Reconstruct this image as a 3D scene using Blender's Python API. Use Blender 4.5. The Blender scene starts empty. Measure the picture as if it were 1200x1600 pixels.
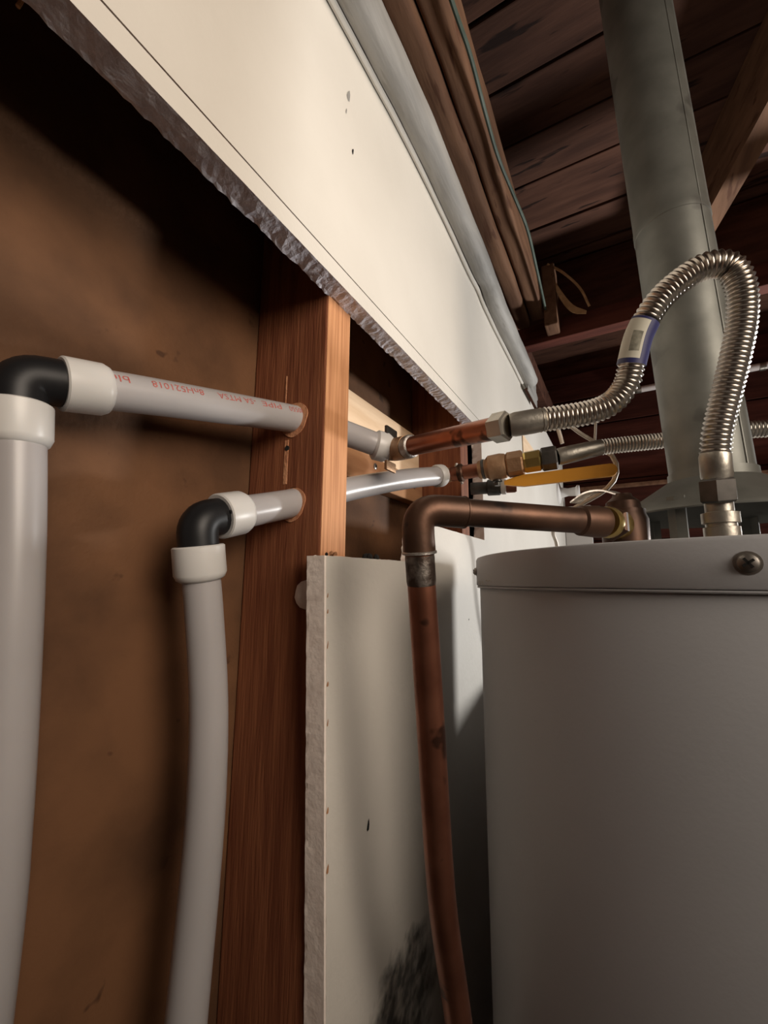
import bpy, bmesh, math, random
from mathutils import Vector, Matrix, noise as mnoise
random.seed(7)
sc = bpy.context.scene
C = sc.collection
EYE = 1.5                                   # camera height above the floor; coordinates below are given relative to it
def V(x, y, z): return Vector((x, y, z + EYE))

# ------------------------------------------------------------------ camera
cd = bpy.data.cameras.new('camera'); cam = bpy.data.objects.new('camera', cd); C.objects.link(cam)
F_PX = 660.0
cd.sensor_fit = 'VERTICAL'; cd.sensor_height = 36.0; cd.lens = F_PX / 1600 * 36.0
cd.clip_start = 0.01; cd.clip_end = 50
pitch = math.atan(110 / F_PX); yaw = math.atan(380 / math.hypot(F_PX, 110)); roll = math.radians(0.4)
Fw = Vector((math.cos(yaw) * math.cos(pitch), math.sin(yaw) * math.cos(pitch), math.sin(pitch)))
Rt = Vector((math.sin(yaw), -math.cos(yaw), 0)); Up = Rt.cross(Fw)
R2 = Rt * math.cos(roll) + Up * math.sin(roll); U2 = Up * math.cos(roll) - Rt * math.sin(roll)
M = Matrix((R2, U2, -Fw)).transposed().to_4x4(); M.translation = V(0, -0.2335, 0)
cam.matrix_world = M
sc.camera = cam

# ------------------------------------------------------------------ light
w = bpy.data.worlds.new('world'); sc.world = w; w.use_nodes = True
w.node_tree.nodes['Background'].inputs[0].default_value = (1.0, 0.82, 0.68, 1)
w.node_tree.nodes['Background'].inputs[1].default_value = 0.02
def area(name, loc, target, size, power, col):
    l = bpy.data.lights.new(name, 'AREA'); l.shape = 'DISK'; l.size = size; l.energy = power; l.color = col
    o = bpy.data.objects.new(name, l); C.objects.link(o); o.location = loc
    o.rotation_euler = (Vector(target) - Vector(loc)).to_track_quat('-Z', 'Y').to_euler(); return o
area('work_lamp', V(2.0, -1.28, 0.015), V(0.50, -0.72, 0.22), 0.20, 33, (1.0, 0.98, 0.95))
fill = area('soft_fill', V(-0.12, -1.20, 0.55), V(0.25, 0.0, 0.30), 0.9, 4.1, (1.0, 0.86, 0.72))  # added soft fill from beside the camera; no doorway is modelled
fill.data.spread = math.radians(74)
vs = sc.view_settings
vs.view_transform = 'Standard'; vs.look = 'None'; vs.gamma = 1.0; vs.use_curve_mapping = False
vs.exposure = 0.0

# ------------------------------------------------------------------ materials
def mat(name, c1, c2=None, rough=0.6, metal=0.0, scale=8.0, stretch=(1, 1, 1), bump=0.0, bscale=None, spots=None,
        contrast=(0.35, 0.65), rand=0.0, sss=0.0, spec=0.5, coat=0.0, detail=6.0):
    m = bpy.data.materials.new(name); m.use_nodes = True
    nt = m.node_tree; N = nt.nodes; L = nt.links; b = N['Principled BSDF']
    b.inputs['Roughness'].default_value = rough; b.inputs['Metallic'].default_value = metal
    b.inputs['Specular IOR Level'].default_value = spec
    b.inputs['Coat Weight'].default_value = coat
    tc = N.new('ShaderNodeTexCoord'); mp = N.new('ShaderNodeMapping'); mp.inputs['Scale'].default_value = stretch
    L.new(tc.outputs['Object'], mp.inputs['Vector'])
    src = mp.outputs['Vector']
    oi = N.new('ShaderNodeObjectInfo')
    if rand:
        ad = N.new('ShaderNodeVectorMath'); ad.operation = 'MULTIPLY_ADD'
        ad.inputs[1].default_value = (1, 1, 1)
        cx = N.new('ShaderNodeCombineXYZ'); mu = N.new('ShaderNodeMath'); mu.operation = 'MULTIPLY'; mu.inputs[1].default_value = 37.0
        L.new(oi.outputs['Random'], mu.inputs[0])
        for i in range(3): L.new(mu.outputs[0], cx.inputs[i])
        L.new(src, ad.inputs[0]); L.new(cx.outputs[0], ad.inputs[2]); src = ad.outputs[0]
    ns = N.new('ShaderNodeTexNoise'); ns.inputs['Scale'].default_value = scale; ns.inputs['Detail'].default_value = detail
    L.new(src, ns.inputs['Vector'])
    cr = N.new('ShaderNodeValToRGB'); cr.color_ramp.elements[0].position = contrast[0]; cr.color_ramp.elements[1].position = contrast[1]
    cr.color_ramp.elements[0].color = (*c1, 1); cr.color_ramp.elements[1].color = (*(c2 or c1), 1)
    L.new(ns.outputs['Fac'], cr.inputs['Fac'])
    col = cr.outputs['Color']
    if spots:
        sscale, scol, thr = spots
        n2 = N.new('ShaderNodeTexNoise'); n2.inputs['Scale'].default_value = sscale; n2.inputs['Detail'].default_value = 3
        L.new(src, n2.inputs['Vector'])
        r2 = N.new('ShaderNodeValToRGB'); r2.color_ramp.elements[0].position = thr; r2.color_ramp.elements[1].position = thr + 0.05
        L.new(n2.outputs['Fac'], r2.inputs['Fac'])
        mx = N.new('ShaderNodeMix'); mx.data_type = 'RGBA'; mx.inputs[7].default_value = (*scol, 1)
        L.new(r2.outputs['Color'], mx.inputs[0]); L.new(col, mx.inputs[6]); col = mx.outputs[2]
    if rand:
        hv = N.new('ShaderNodeHueSaturation'); mr = N.new('ShaderNodeMapRange')
        mr.inputs[3].default_value = 1 - rand; mr.inputs[4].default_value = 1 + rand
        L.new(oi.outputs['Random'], mr.inputs[0]); L.new(mr.outputs[0], hv.inputs['Value']); L.new(col, hv.inputs['Color']); col = hv.outputs['Color']
    L.new(col, b.inputs['Base Color'])
    if bump:
        nb = N.new('ShaderNodeTexNoise'); nb.inputs['Scale'].default_value = bscale or scale * 4; nb.inputs['Detail'].default_value = 5
        L.new(src, nb.inputs['Vector'])
        bp = N.new('ShaderNodeBump'); bp.inputs['Strength'].default_value = min(1, bump); bp.inputs['Distance'].default_value = 0.002
        L.new(nb.outputs['Fac'], bp.inputs['Height']); L.new(bp.outputs['Normal'], b.inputs['Normal'])
    if sss:
        b.inputs['Subsurface Weight'].default_value = sss; b.inputs['Subsurface Radius'].default_value = (0.01, 0.007, 0.005)
    return m
MT = {}
MT['drywall'] = mat('painted_drywall', (0.60, 0.57, 0.515), (0.69, 0.66, 0.605), rough=0.55, scale=3.0, bump=0.25, bscale=90, spec=0.3)
MT['gypsum'] = mat('raw_gypsum_edge', (0.56, 0.545, 0.60), (0.78, 0.76, 0.81), rough=0.95, scale=60, bump=1.0, bscale=160, contrast=(0.3, 0.7))
MT['gyp_white'] = mat('raw_gypsum_pale', (0.82, 0.72, 0.65), (0.90, 0.81, 0.74), rough=0.95, scale=80, bump=0.25, bscale=200)
MT['panel'] = mat('stained_hardboard', (0.075, 0.034, 0.015), (0.145, 0.067, 0.030), rough=0.75, scale=11, bump=0.3, bscale=220, spots=(38, (0.065, 0.029, 0.013), 0.68), spec=0.25)
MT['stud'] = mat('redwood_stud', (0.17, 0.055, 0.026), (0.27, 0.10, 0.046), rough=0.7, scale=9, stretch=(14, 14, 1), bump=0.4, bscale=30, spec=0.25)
MT['stud_face'] = mat('stud_wood_lit', (0.42, 0.19, 0.085), (0.62, 0.31, 0.15), rough=0.65, scale=9, stretch=(30, 30, 1), bump=0.3, bscale=30, spec=0.25)  # stud wood lightened to carry the light on its front edge
MT['rawwood'] = mat('fresh_cut_wood', (0.46, 0.20, 0.10), (0.60, 0.30, 0.16), rough=0.85, scale=60, bump=0.6)
MT['plank'] = mat('old_deck_plank', (0.060, 0.026, 0.017), (0.11, 0.050, 0.032), rough=0.85, scale=4, stretch=(9, 1.2, 9), bump=0.5, bscale=14, rand=0.25, spots=(5, (0.022, 0.010, 0.007), 0.62), spec=0.2)
MT['redplank'] = mat('dark_red_board', (0.055, 0.014, 0.009), (0.10, 0.028, 0.018), rough=0.85, scale=4, stretch=(9, 1.2, 9), bump=0.4, bscale=14, rand=0.3, spec=0.2)
MT['beam'] = mat('rough_beam', (0.12, 0.060, 0.035), (0.20, 0.105, 0.060), rough=0.8, scale=5, stretch=(1.2, 8, 8), bump=0.4, bscale=16, rand=0.15, spots=(7, (0.10, 0.045, 0.025), 0.62), spec=0.2)
MT['darkbeam'] = mat('dark_beam', (0.06, 0.026, 0.017), (0.12, 0.05, 0.032), rough=0.85, scale=5, stretch=(6, 1.2, 6), bump=0.5, bscale=14, spec=0.2)
MT['paleboard'] = mat('pale_plywood', (0.66, 0.47, 0.30), (0.80, 0.62, 0.44), rough=0.8, scale=6, stretch=(1, 8, 8), bump=0.2, spec=0.2)
MT['brownboard'] = mat('brown_board', (0.33, 0.16, 0.08), (0.45, 0.24, 0.12), rough=0.8, scale=6, stretch=(1, 8, 8), bump=0.2, spec=0.2)
MT['pex'] = mat('white_pex', (0.34, 0.325, 0.325), (0.39, 0.37, 0.37), rough=0.33, scale=6, sss=0.12, spec=0.5)
MT['collar'] = mat('white_nylon_collar', (0.55, 0.54, 0.52), (0.62, 0.61, 0.59), rough=0.35, scale=12, sss=0.08)
MT['black'] = mat('black_plastic', (0.006, 0.006, 0.007), (0.012, 0.012, 0.013), rough=0.42, scale=12, spec=0.3)
MT['red_ink'] = mat('red_ink', (0.36, 0.07, 0.06), (0.46, 0.13, 0.11), rough=0.6, scale=300)
MT['copper'] = mat('dull_copper', (0.20, 0.075, 0.045), (0.40, 0.165, 0.10), rough=0.36, metal=0.85, scale=22, bump=0.15, bscale=60, spots=(30, (0.10, 0.045, 0.03), 0.62), contrast=(0.3, 0.7))
MT['copper_dark'] = mat('tarnished_copper', (0.045, 0.028, 0.021), (0.13, 0.068, 0.043), rough=0.45, metal=0.75, scale=18, bump=0.2, bscale=60, spots=(26, (0.03, 0.022, 0.019), 0.60), contrast=(0.3, 0.7))
MT['solder'] = mat('dull_solder', (0.30, 0.28, 0.26), (0.48, 0.44, 0.40), rough=0.45, metal=0.8, scale=60, bump=0.4)
MT['socket'] = mat('solder_smear', (0.07, 0.05, 0.04), (0.30, 0.27, 0.24), rough=0.45, metal=0.75, scale=70, bump=0.3, contrast=(0.45, 0.68))
MT['bronze'] = mat('cast_bronze', (0.34, 0.20, 0.11), (0.46, 0.29, 0.17), rough=0.5, metal=0.7, scale=40, bump=0.4, bscale=180)
MT['brass'] = mat('yellow_brass', (0.55, 0.40, 0.13), (0.66, 0.50, 0.20), rough=0.28, metal=0.95, scale=25)
MT['steel'] = mat('corrugated_stainless', (0.40, 0.365, 0.32), (0.50, 0.46, 0.41), rough=0.28, metal=1.0, scale=20)
MT['nut'] = mat('plated_steel', (0.33, 0.31, 0.27), (0.50, 0.47, 0.41), rough=0.4, metal=0.9, scale=40, bump=0.2)
MT['darknut'] = mat('dark_steel', (0.06, 0.06, 0.055), (0.14, 0.13, 0.12), rough=0.4, metal=0.8, scale=40)
MT['galv'] = mat('galvanised_sheet', (0.15, 0.155, 0.14), (0.22, 0.225, 0.205), rough=0.5, metal=0.55, scale=26, bump=0.05, spots=(14, (0.12, 0.12, 0.11), 0.60), contrast=(0.3, 0.7))
MT['heater'] = mat('grey_enamel', (0.385, 0.395, 0.415), (0.425, 0.435, 0.455), rough=0.5, scale=4, bump=0.05, bscale=300, spec=0.4)
MT['lid'] = mat('grey_enamel_lid', (0.395, 0.405, 0.425), (0.435, 0.445, 0.465), rough=0.5, scale=6, bump=0.05, bscale=300, spec=0.4)
MT['scratch'] = mat('scraped_enamel', (0.36, 0.32, 0.27), (0.46, 0.42, 0.37), rough=0.7, scale=90)
MT['yellow'] = mat('orange_vinyl', (0.62, 0.27, 0.018), (0.68, 0.31, 0.03), rough=0.5, scale=10)
MT['blue'] = mat('navy_label', (0.014, 0.015, 0.085), (0.02, 0.022, 0.11), rough=0.5, scale=30)
MT['sticker'] = mat('cream_label', (0.55, 0.53, 0.44), (0.62, 0.60, 0.50), rough=0.6, scale=30)
MT['ink'] = mat('faded_grey_ink', (0.16, 0.155, 0.12), (0.34, 0.33, 0.26), rough=0.7, scale=160)
MT['paper'] = mat('grey_paper_edge', (0.22, 0.213, 0.20), (0.34, 0.33, 0.31), rough=0.65, scale=14, stretch=(0.5, 4, 4), bump=0.4, bscale=40, spots=(24, (0.26, 0.25, 0.23), 0.63))
MT['conduit'] = mat('white_conduit', (0.75, 0.68, 0.66), (0.8, 0.74, 0.72), rough=0.5, scale=10)
MT['cream_wire'] = mat('cream_wire', (0.60, 0.52, 0.42), (0.68, 0.60, 0.50), rough=0.5, scale=30)
MT['green_wire'] = mat('green_grey_cable', (0.045, 0.07, 0.05), (0.09, 0.12, 0.095), rough=0.6, scale=30)
MT['tan'] = mat('tan_fibre', (0.36, 0.20, 0.09), (0.50, 0.30, 0.15), rough=0.9, scale=60)
MT['white'] = mat('white_paint', (0.76, 0.74, 0.71), (0.80, 0.78, 0.75), rough=0.5, scale=6)
MT['darkwall'] = mat('dark_garage_wall', (0.10, 0.06, 0.045), (0.16, 0.10, 0.07), rough=0.9, scale=3)
MT['floor'] = mat('concrete', (0.11, 0.10, 0.09), (0.19, 0.175, 0.16), rough=0.9, scale=5, bump=0.2)
MT['hole'] = mat('dark_hole', (0.01, 0.009, 0.008), rough=0.95)
MT['screw'] = mat('zinc_screw', (0.32, 0.30, 0.27), (0.46, 0.43, 0.40), rough=0.35, metal=0.9, scale=50)

# soot and scuffs of their own shape on the lower drywall
def drywall_with_soot():
    m = MT['drywall'].copy(); m.name = 'painted_drywall_sooty'
    N = m.node_tree.nodes; L = m.node_tree.links; b = N['Principled BSDF']
    old = b.inputs['Base Color'].links[0].from_socket
    tc = N.new('ShaderNodeTexCoord'); sep = N.new('ShaderNodeSeparateXYZ'); L.new(tc.outputs['Object'], sep.inputs[0])
    n = N.new('ShaderNodeTexNoise'); n.inputs['Scale'].default_value = 34; n.inputs['Detail'].default_value = 6
    L.new(tc.outputs['Object'], n.inputs['Vector'])
    def math_(op, a, bb):
        k = N.new('ShaderNodeMath'); k.operation = op
        for i, q in enumerate((a, bb)):
            if isinstance(q, (int, float)): k.inputs[i].default_value = q
            else: L.new(q, k.inputs[i])
        return k.outputs[0]
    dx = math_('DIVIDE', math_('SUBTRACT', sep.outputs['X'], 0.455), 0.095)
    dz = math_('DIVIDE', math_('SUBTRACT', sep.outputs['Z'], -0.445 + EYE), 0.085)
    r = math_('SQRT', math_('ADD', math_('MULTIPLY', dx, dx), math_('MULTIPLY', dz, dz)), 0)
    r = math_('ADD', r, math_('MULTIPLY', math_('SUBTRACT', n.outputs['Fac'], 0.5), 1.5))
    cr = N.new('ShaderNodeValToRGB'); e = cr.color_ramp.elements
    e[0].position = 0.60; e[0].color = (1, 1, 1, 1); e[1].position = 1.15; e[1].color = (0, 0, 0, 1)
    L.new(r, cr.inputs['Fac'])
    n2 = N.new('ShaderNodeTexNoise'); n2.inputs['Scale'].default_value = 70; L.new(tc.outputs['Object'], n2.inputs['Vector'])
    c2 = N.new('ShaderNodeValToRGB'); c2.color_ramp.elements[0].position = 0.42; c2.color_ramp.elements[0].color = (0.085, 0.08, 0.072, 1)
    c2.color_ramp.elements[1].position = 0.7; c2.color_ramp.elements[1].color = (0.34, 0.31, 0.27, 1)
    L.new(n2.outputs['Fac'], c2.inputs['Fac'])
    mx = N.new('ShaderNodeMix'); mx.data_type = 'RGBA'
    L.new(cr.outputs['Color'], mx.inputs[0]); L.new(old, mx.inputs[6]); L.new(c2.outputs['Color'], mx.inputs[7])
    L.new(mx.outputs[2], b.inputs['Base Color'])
    return m
MT['sooty'] = drywall_with_soot()

# ------------------------------------------------------------------ helpers
ORG = {}
def thing(name, label, cat, loc, group=None):
    o = bpy.data.objects.new(name, None); C.objects.link(o); o.location = loc; o.empty_display_size = 0.02
    o['label'] = label; o['category'] = cat
    if group: o['group'] = group
    ORG[o] = Vector(loc); return o
def tag(o, label, cat, group=None):
    o['label'] = label; o['category'] = cat
    if group: o['group'] = group
    return o
def obj(name, geo, m, parent=None, smooth=True, label=None, kind=None, mats2=None, keep_world=False):
    """geo = (verts in world coordinates, faces[, material index per face])"""
    vs_, fs = geo[0], geo[1]
    if parent is not None: o0 = ORG[parent]
    elif keep_world: o0 = Vector((0, 0, 0))
    else:
        xs = [v[0] for v in vs_]; ys = [v[1] for v in vs_]; zs = [v[2] for v in vs_]
        o0 = Vector(((min(xs) + max(xs)) / 2, (min(ys) + max(ys)) / 2, min(zs)))
    me = bpy.data.meshes.new(name); me.from_pydata([tuple(Vector(v) - o0) for v in vs_], [], fs)
    me.materials.append(MT[m])
    for k in (mats2 or []): me.materials.append(MT[k])
    if len(geo) > 2: me.polygons.foreach_set('material_index', geo[2])
    bm = bmesh.new(); bm.from_mesh(me); bmesh.ops.recalc_face_normals(bm, faces=bm.faces); bm.to_mesh(me); bm.free()
    if smooth:
        me.polygons.foreach_set('use_smooth', [True] * len(me.polygons))
        try: me.set_sharp_from_angle(angle=math.radians(38))
        except Exception: pass
    o = bpy.data.objects.new(name, me); C.objects.link(o)
    if parent is not None: o.parent = parent
    else: o.location = o0
    ORG[o] = o0
    if label: o['label'] = label
    if kind: o['kind'] = kind
    return o
def join(*gs):
    v = []; f = []
    for g in gs:
        n = len(v); v += list(g[0]); f += [tuple(i + n for i in q) for q in g[1]]
    return v, f
def box(a, b):
    x0, y0, z0 = a; x1, y1, z1 = b
    v = [(x0, y0, z0), (x1, y0, z0), (x1, y1, z0), (x0, y1, z0), (x0, y0, z1), (x1, y0, z1), (x1, y1, z1), (x0, y1, z1)]
    return v, [(0, 3, 2, 1), (4, 5, 6, 7), (0, 1, 5, 4), (1, 2, 6, 5), (2, 3, 7, 6), (3, 0, 4, 7)]
def bevel_box(a, b, r=0.002):
    bm = bmesh.new(); g = box(a, b); vv = [bm.verts.new(p) for p in g[0]]
    for f in g[1]: bm.faces.new([vv[i] for i in f])
    bmesh.ops.bevel(bm, geom=bm.edges[:], offset=r, segments=2, affect='EDGES', profile=0.6)
    bm.verts.index_update()
    out = [tuple(v.co) for v in bm.verts], [tuple(v.index for v in f.verts) for f in bm.faces]
    bm.free(); return out
def beam_between(p, q, wdt, hgt, up=Vector((0, 0, 1))):
    p = Vector(p); q = Vector(q); d = (q - p).normalized(); s = d.cross(up).normalized(); u = s.cross(d)
    vs_ = []
    for e in (p, q):
        for a, b in ((-1, -1), (1, -1), (1, 1), (-1, 1)): vs_.append(e + s * (a * wdt / 2) + u * (b * hgt / 2))
    return vs_, [(0, 1, 2, 3), (7, 6, 5, 4), (0, 4, 5, 1), (1, 5, 6, 2), (2, 6, 7, 3), (3, 7, 4, 0)]
def spline(pts, n):
    """Catmull-Rom through pts resampled to n evenly spaced points"""
    P = [Vector(p) for p in pts]; P = [P[0] * 2 - P[1]] + P + [P[-1] * 2 - P[-2]]
    dense = []
    for i in range(1, len(P) - 2):
        a, b, c, d = P[i - 1:i + 3]
        for k in range(24):
            t = k / 24
            dense.append(0.5 * ((2 * b) + (c - a) * t + (2 * a - 5 * b + 4 * c - d) * t * t + (3 * b - a - 3 * c + d) * t ** 3))
    dense.append(P[-2])
    acc = [0.0]
    for i in range(1, len(dense)): acc.append(acc[-1] + (dense[i] - dense[i - 1]).length)
    out = []; j = 0
    for i in range(n):
        s = acc[-1] * i / (n - 1)
        while j < len(acc) - 2 and acc[j + 1] < s: j += 1
        t = (s - acc[j]) / max(1e-9, acc[j + 1] - acc[j]); out.append(dense[j].lerp(dense[j + 1], t))
    return out, acc[-1]
def frames(path):
    T = []
    for i in range(len(path)):
        T.append((path[min(i + 1, len(path) - 1)] - path[max(i - 1, 0)]).normalized())
    a = Vector((0, 0, 1)) if abs(T[0].z) < 0.9 else Vector((1, 0, 0))
    Nn = [(a - T[0] * a.dot(T[0])).normalized()]
    for i in range(1, len(T)):
        n = Nn[-1] - T[i] * Nn[-1].dot(T[i]); Nn.append(n.normalized())
    return T, Nn
def tube(path, r, seg=20, caps=True):
    """sweep of a circle; r is a number or a list"""
    path = [Vector(p) for p in path]; T, Nn = frames(path); vs_ = []; fs = []
    for i, p in enumerate(path):
        rr = r[i] if isinstance(r, (list, tuple)) else r; B = T[i].cross(Nn[i])
        for k in range(seg):
            a = 2 * math.pi * k / seg; vs_.append(p + (Nn[i] * math.cos(a) + B * math.sin(a)) * rr)
    for i in range(len(path) - 1):
        for k in range(seg):
            k2 = (k + 1) % seg; fs.append((i * seg + k, i * seg + k2, (i + 1) * seg + k2, (i + 1) * seg + k))
    if caps:
        fs.append(tuple(range(seg - 1, -1, -1))); n = (len(path) - 1) * seg; fs.append(tuple(n + k for k in range(seg)))
    return vs_, fs
def lathe(p, d, prof, seg=28, hexa=False, rot=0.0):
    """profile [(distance along d, radius)] turned about the axis from p"""
    p = Vector(p); d = Vector(d).normalized(); a = Vector((0, 0, 1)) if abs(d.z) < 0.9 else Vector((1, 0, 0))
    n = (a - d * a.dot(d)).normalized(); b = d.cross(n); seg = 6 if hexa else seg; vs_ = []; fs = []
    for t, r in prof:
        for k in range(seg):
            an = 2 * math.pi * k / seg + rot; vs_.append(p + d * t + (n * math.cos(an) + b * math.sin(an)) * r)
    for i in range(len(prof) - 1):
        for k in range(seg):
            k2 = (k + 1) % seg; fs.append((i * seg + k, i * seg + k2, (i + 1) * seg + k2, (i + 1) * seg + k))
    fs.append(tuple(range(seg - 1, -1, -1))); m_ = (len(prof) - 1) * seg; fs.append(tuple(m_ + k for k in range(seg)))
    return vs_, fs
def hexnut(p, d, length, r, rot=0.0):
    c = r * 0.12
    return lathe(p, d, [(0, r - c), (c, r), (length - c, r), (length, r - c)], hexa=True, rot=rot)
def boolean_cut(o, cutters):
    for g in cutters:
        me = bpy.data.meshes.new('cut'); me.from_pydata([tuple(v) for v in g[0]], [], g[1])
        bm = bmesh.new(); bm.from_mesh(me); bmesh.ops.recalc_face_normals(bm, faces=bm.faces); bm.to_mesh(me); bm.free()
        k = bpy.data.objects.new('cut', me); C.objects.link(k)
        md = o.modifiers.new('b', 'BOOLEAN'); md.operation = 'DIFFERENCE'; md.object = k; md.solver = 'EXACT'
        bpy.context.view_layer.update()
        dg = bpy.context.evaluated_depsgraph_get(); nm = bpy.data.meshes.new_from_object(o.evaluated_get(dg))
        o.modifiers.clear(); old = o.data; o.data = nm; nm.name = old.name; bpy.data.objects.remove(k)
def arc(c, a, b, r, a0, a1, n=10):
    """points of an arc about c in the plane of unit vectors a, b"""
    c = Vector(c); return [c + (a * math.cos(a0 + (a1 - a0) * i / n) + b * math.sin(a0 + (a1 - a0) * i / n)) * r for i in range(n + 1)]
def jit(x, amp, f=40.0, s=0.0): return amp * mnoise.noise(Vector((x * f, s, 3.1)))

# ================================================================== the setting
X0, X1 = -1.4, 2.2              # near end (behind the camera) and far end wall
YR = -2.0                       # far side of the room
ZD = 1.12                       # underside of the roof deck above the eye
obj('floor', box(V(X0 - .1, YR - .1, -1.6), V(X1 + .1, 0.25, -1.5)), 'floor', smooth=False, kind='structure')
obj('wall_right', box(V(X0, YR - .1, -1.5), V(X1, YR, 1.18)), 'darkwall', smooth=False, kind='structure')
obj('wall_near', box(V(X0 - .1, YR, -1.5), V(X0, 0.2, 1.18)), 'darkwall', smooth=False, kind='structure')
# added low wall, unseen behind the heater, keeps lamplight off the lower drywall
obj('wall_light_blocker', box(V(0.92, -0.95, -1.5), V(1.0, -0.002, -0.155)), 'darkwall', smooth=False, kind='structure')
# hardboard behind the studs
obj('wall_backing', box(V(X0, 0.1225, -1.5), V(X1, 0.14, 1.12)), 'panel', smooth=False, kind='structure', keep_world=True)

# roof deck: planks run across, one object each
ceil = obj('ceiling', box(V(X0 - .1, YR - .1, ZD + .03), V(X1 + .1, .25, ZD + .06)), 'darkbeam', smooth=False, kind='structure')
def plank_mesh(name, m, sx, sy, sz, bev=0.003):
    g = bevel_box((-sx / 2, -sy / 2, -sz / 2), (sx / 2, sy / 2, sz / 2), bev)
    me = bpy.data.meshes.new(name); me.from_pydata(g[0], [], g[1]); me.materials.append(MT[m]); return me
lines = [0.826, 0.967, 1.10, 1.275]
edges = sorted(lines + [0.826 - 0.143 * k for k in range(1, 16)] + [1.275 + 0.145 * k for k in range(1, 7)])
for a, b in zip(edges[:-1], edges[1:]):
    me = plank_mesh('plank', 'plank', (b - a) - 0.007, 2.2, 0.022)
    o = bpy.data.objects.new('plank', me); C.objects.link(o); o.parent = ceil
    o.location = V((a + b) / 2, -0.93, ZD + 0.014 + random.uniform(-.003, .003)) - ORG[ceil]

# far end wall: horizontal dark red boards
endw = obj('wall_far', box(V(X1 + .022, YR, -1.5), V(X1 + .1, 0.2, 1.18)), 'darkbeam', smooth=False, kind='structure')
me = plank_mesh('board', 'redplank', 0.02, 2.1, 0.136)
z = -1.5 + 0.07
while z < 1.1:
    o = bpy.data.objects.new('board', me); C.objects.link(o); o.parent = endw
    o.location = V(X1 + 0.011 + random.uniform(-.002, .002), -0.95, z) - ORG[endw]; z += 0.1415

# ---- drywall with its cut-out
TH = 0.020
def ragged_sheet(name, outline, cut_amp, m_face, m_edge, mats_edge_rules=None, parent=None, kind=None, yfront=0.0, th=TH, keep=True):
    """outline: list of (x, z, ragged) corners; ragged edges are resampled and jittered, more at the back than the front"""
    pts = []
    n = len(outline)
    for i in range(n):
        x, z_, rg = outline[i]; x2, z2, _ = outline[(i + 1) % n]
        L_ = math.hypot(x2 - x, z2 - z_); k = max(1, int(L_ / 0.0045)) if rg else 1
        for j in range(k):
            t = j / k; px, pz = x + (x2 - x) * t, z_ + (z2 - z_) * t
            nx, nz = -(z2 - z_) / L_, (x2 - x) / L_
            pts.append((px, pz, nx, nz, rg))
    rows = [(0.0, 0.10), (0.10, 0.25), (0.45, 0.8), (0.85, 1.0), (1.0, 1.3)]
    vs_ = []; fs = []; mi = []
    for ti, (t, am) in enumerate(rows):
        for i, (px, pz, nx, nz, rg) in enumerate(pts):
            k = 0.0
            if rg:
                s = px + pz * 1.7
                k = cut_amp * am * (mnoise.noise(Vector((s * 45, ti * .3, 1))) + 0.8 * mnoise.noise(Vector((s * 150, ti * .5, 5))) + .8 * mnoise.noise(Vector((s * 420, ti * .9, 9))))
            vs_.append(V(px + nx * k, yfront + th * t, pz + nz * k))
    N_ = len(pts)
    fs.append(tuple(range(N_))); mi.append(0)
    fs.append(tuple(range(len(rows) * N_ - 1, (len(rows) - 1) * N_ - 1, -1))); mi.append(0)
    for r_ in range(len(rows) - 1):
        for i in range(N_):
            j = (i + 1) % N_; fs.append((r_ * N_ + i, (r_ + 1) * N_ + i, (r_ + 1) * N_ + j, r_ * N_ + j)); mi.append(1 if pts[i][4] else 0)
    return obj(name, (vs_, fs, mi), m_face, parent, smooth=False, kind=kind, mats2=[m_edge], keep_world=keep)
def xcut(z_): return 0.3066 + 0.047 * (0.0235 - z_)      # the lower sheet's cut edge leans a little
XC = 0.806                      # right-hand end of the cut-out
def topz(x): return 0.605 + 0.03 * math.exp(-((x - 0.5) / 0.3) ** 2) - 0.012 * max(0, x - 0.9)
top_outline = [(X1, topz(X1), 0)] + [(x, topz(x), 0) for x in [1.9, 1.6, 1.3, 1.1, .95, .8, .7, .6, .5, .4, .3, .2, .1, 0, -.2, -.6]] + [(X0, topz(X0), 0)]
wall = ragged_sheet('wall_left', [(X0, 0.3262, 0), (XC, 0.3232, 1), (XC, 0.082, 1), (0.50, 0.0805, 1), (0.492, 0.026, 1),
                                  (xcut(.0235), 0.0235, 1), (xcut(-1.5), -1.5, 0), (X1, -1.5, 0)] + top_outline, 0.0022, 'sooty', 'gyp_white', kind='structure')
# fix: edge from the lower left corner to the floor is a cut edge too (built as pale raw gypsum)
ragged_sheet('cut_edge', [(xcut(.0235) - .003, 0.0235, 1), (xcut(-1.5) - .003, -1.5, 0), (xcut(-1.5) - .0002, -1.5, 1), (xcut(.0235) - .0002, 0.0235, 0)], 0.0004, 'gyp_white', 'gyp_white', parent=wall)
ragged_sheet('lower_strip', [(X0, 0.302, 1), (XC - .002, 0.302, 0), (XC - .002, 0.3208, 0), (X0, 0.3225, 0)], 0.0017, 'drywall', 'gypsum', parent=wall, yfront=-0.0008, th=TH + .0016)
obj('crack', box(V(X0, 0.0012, 0.3200), V(XC - .004, 0.0150, 0.3262)), 'darkbeam', wall, smooth=False, label='shade-dark strip filling the crack above the cut')  # dark bar stands in for the shade inside the open seam
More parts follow.
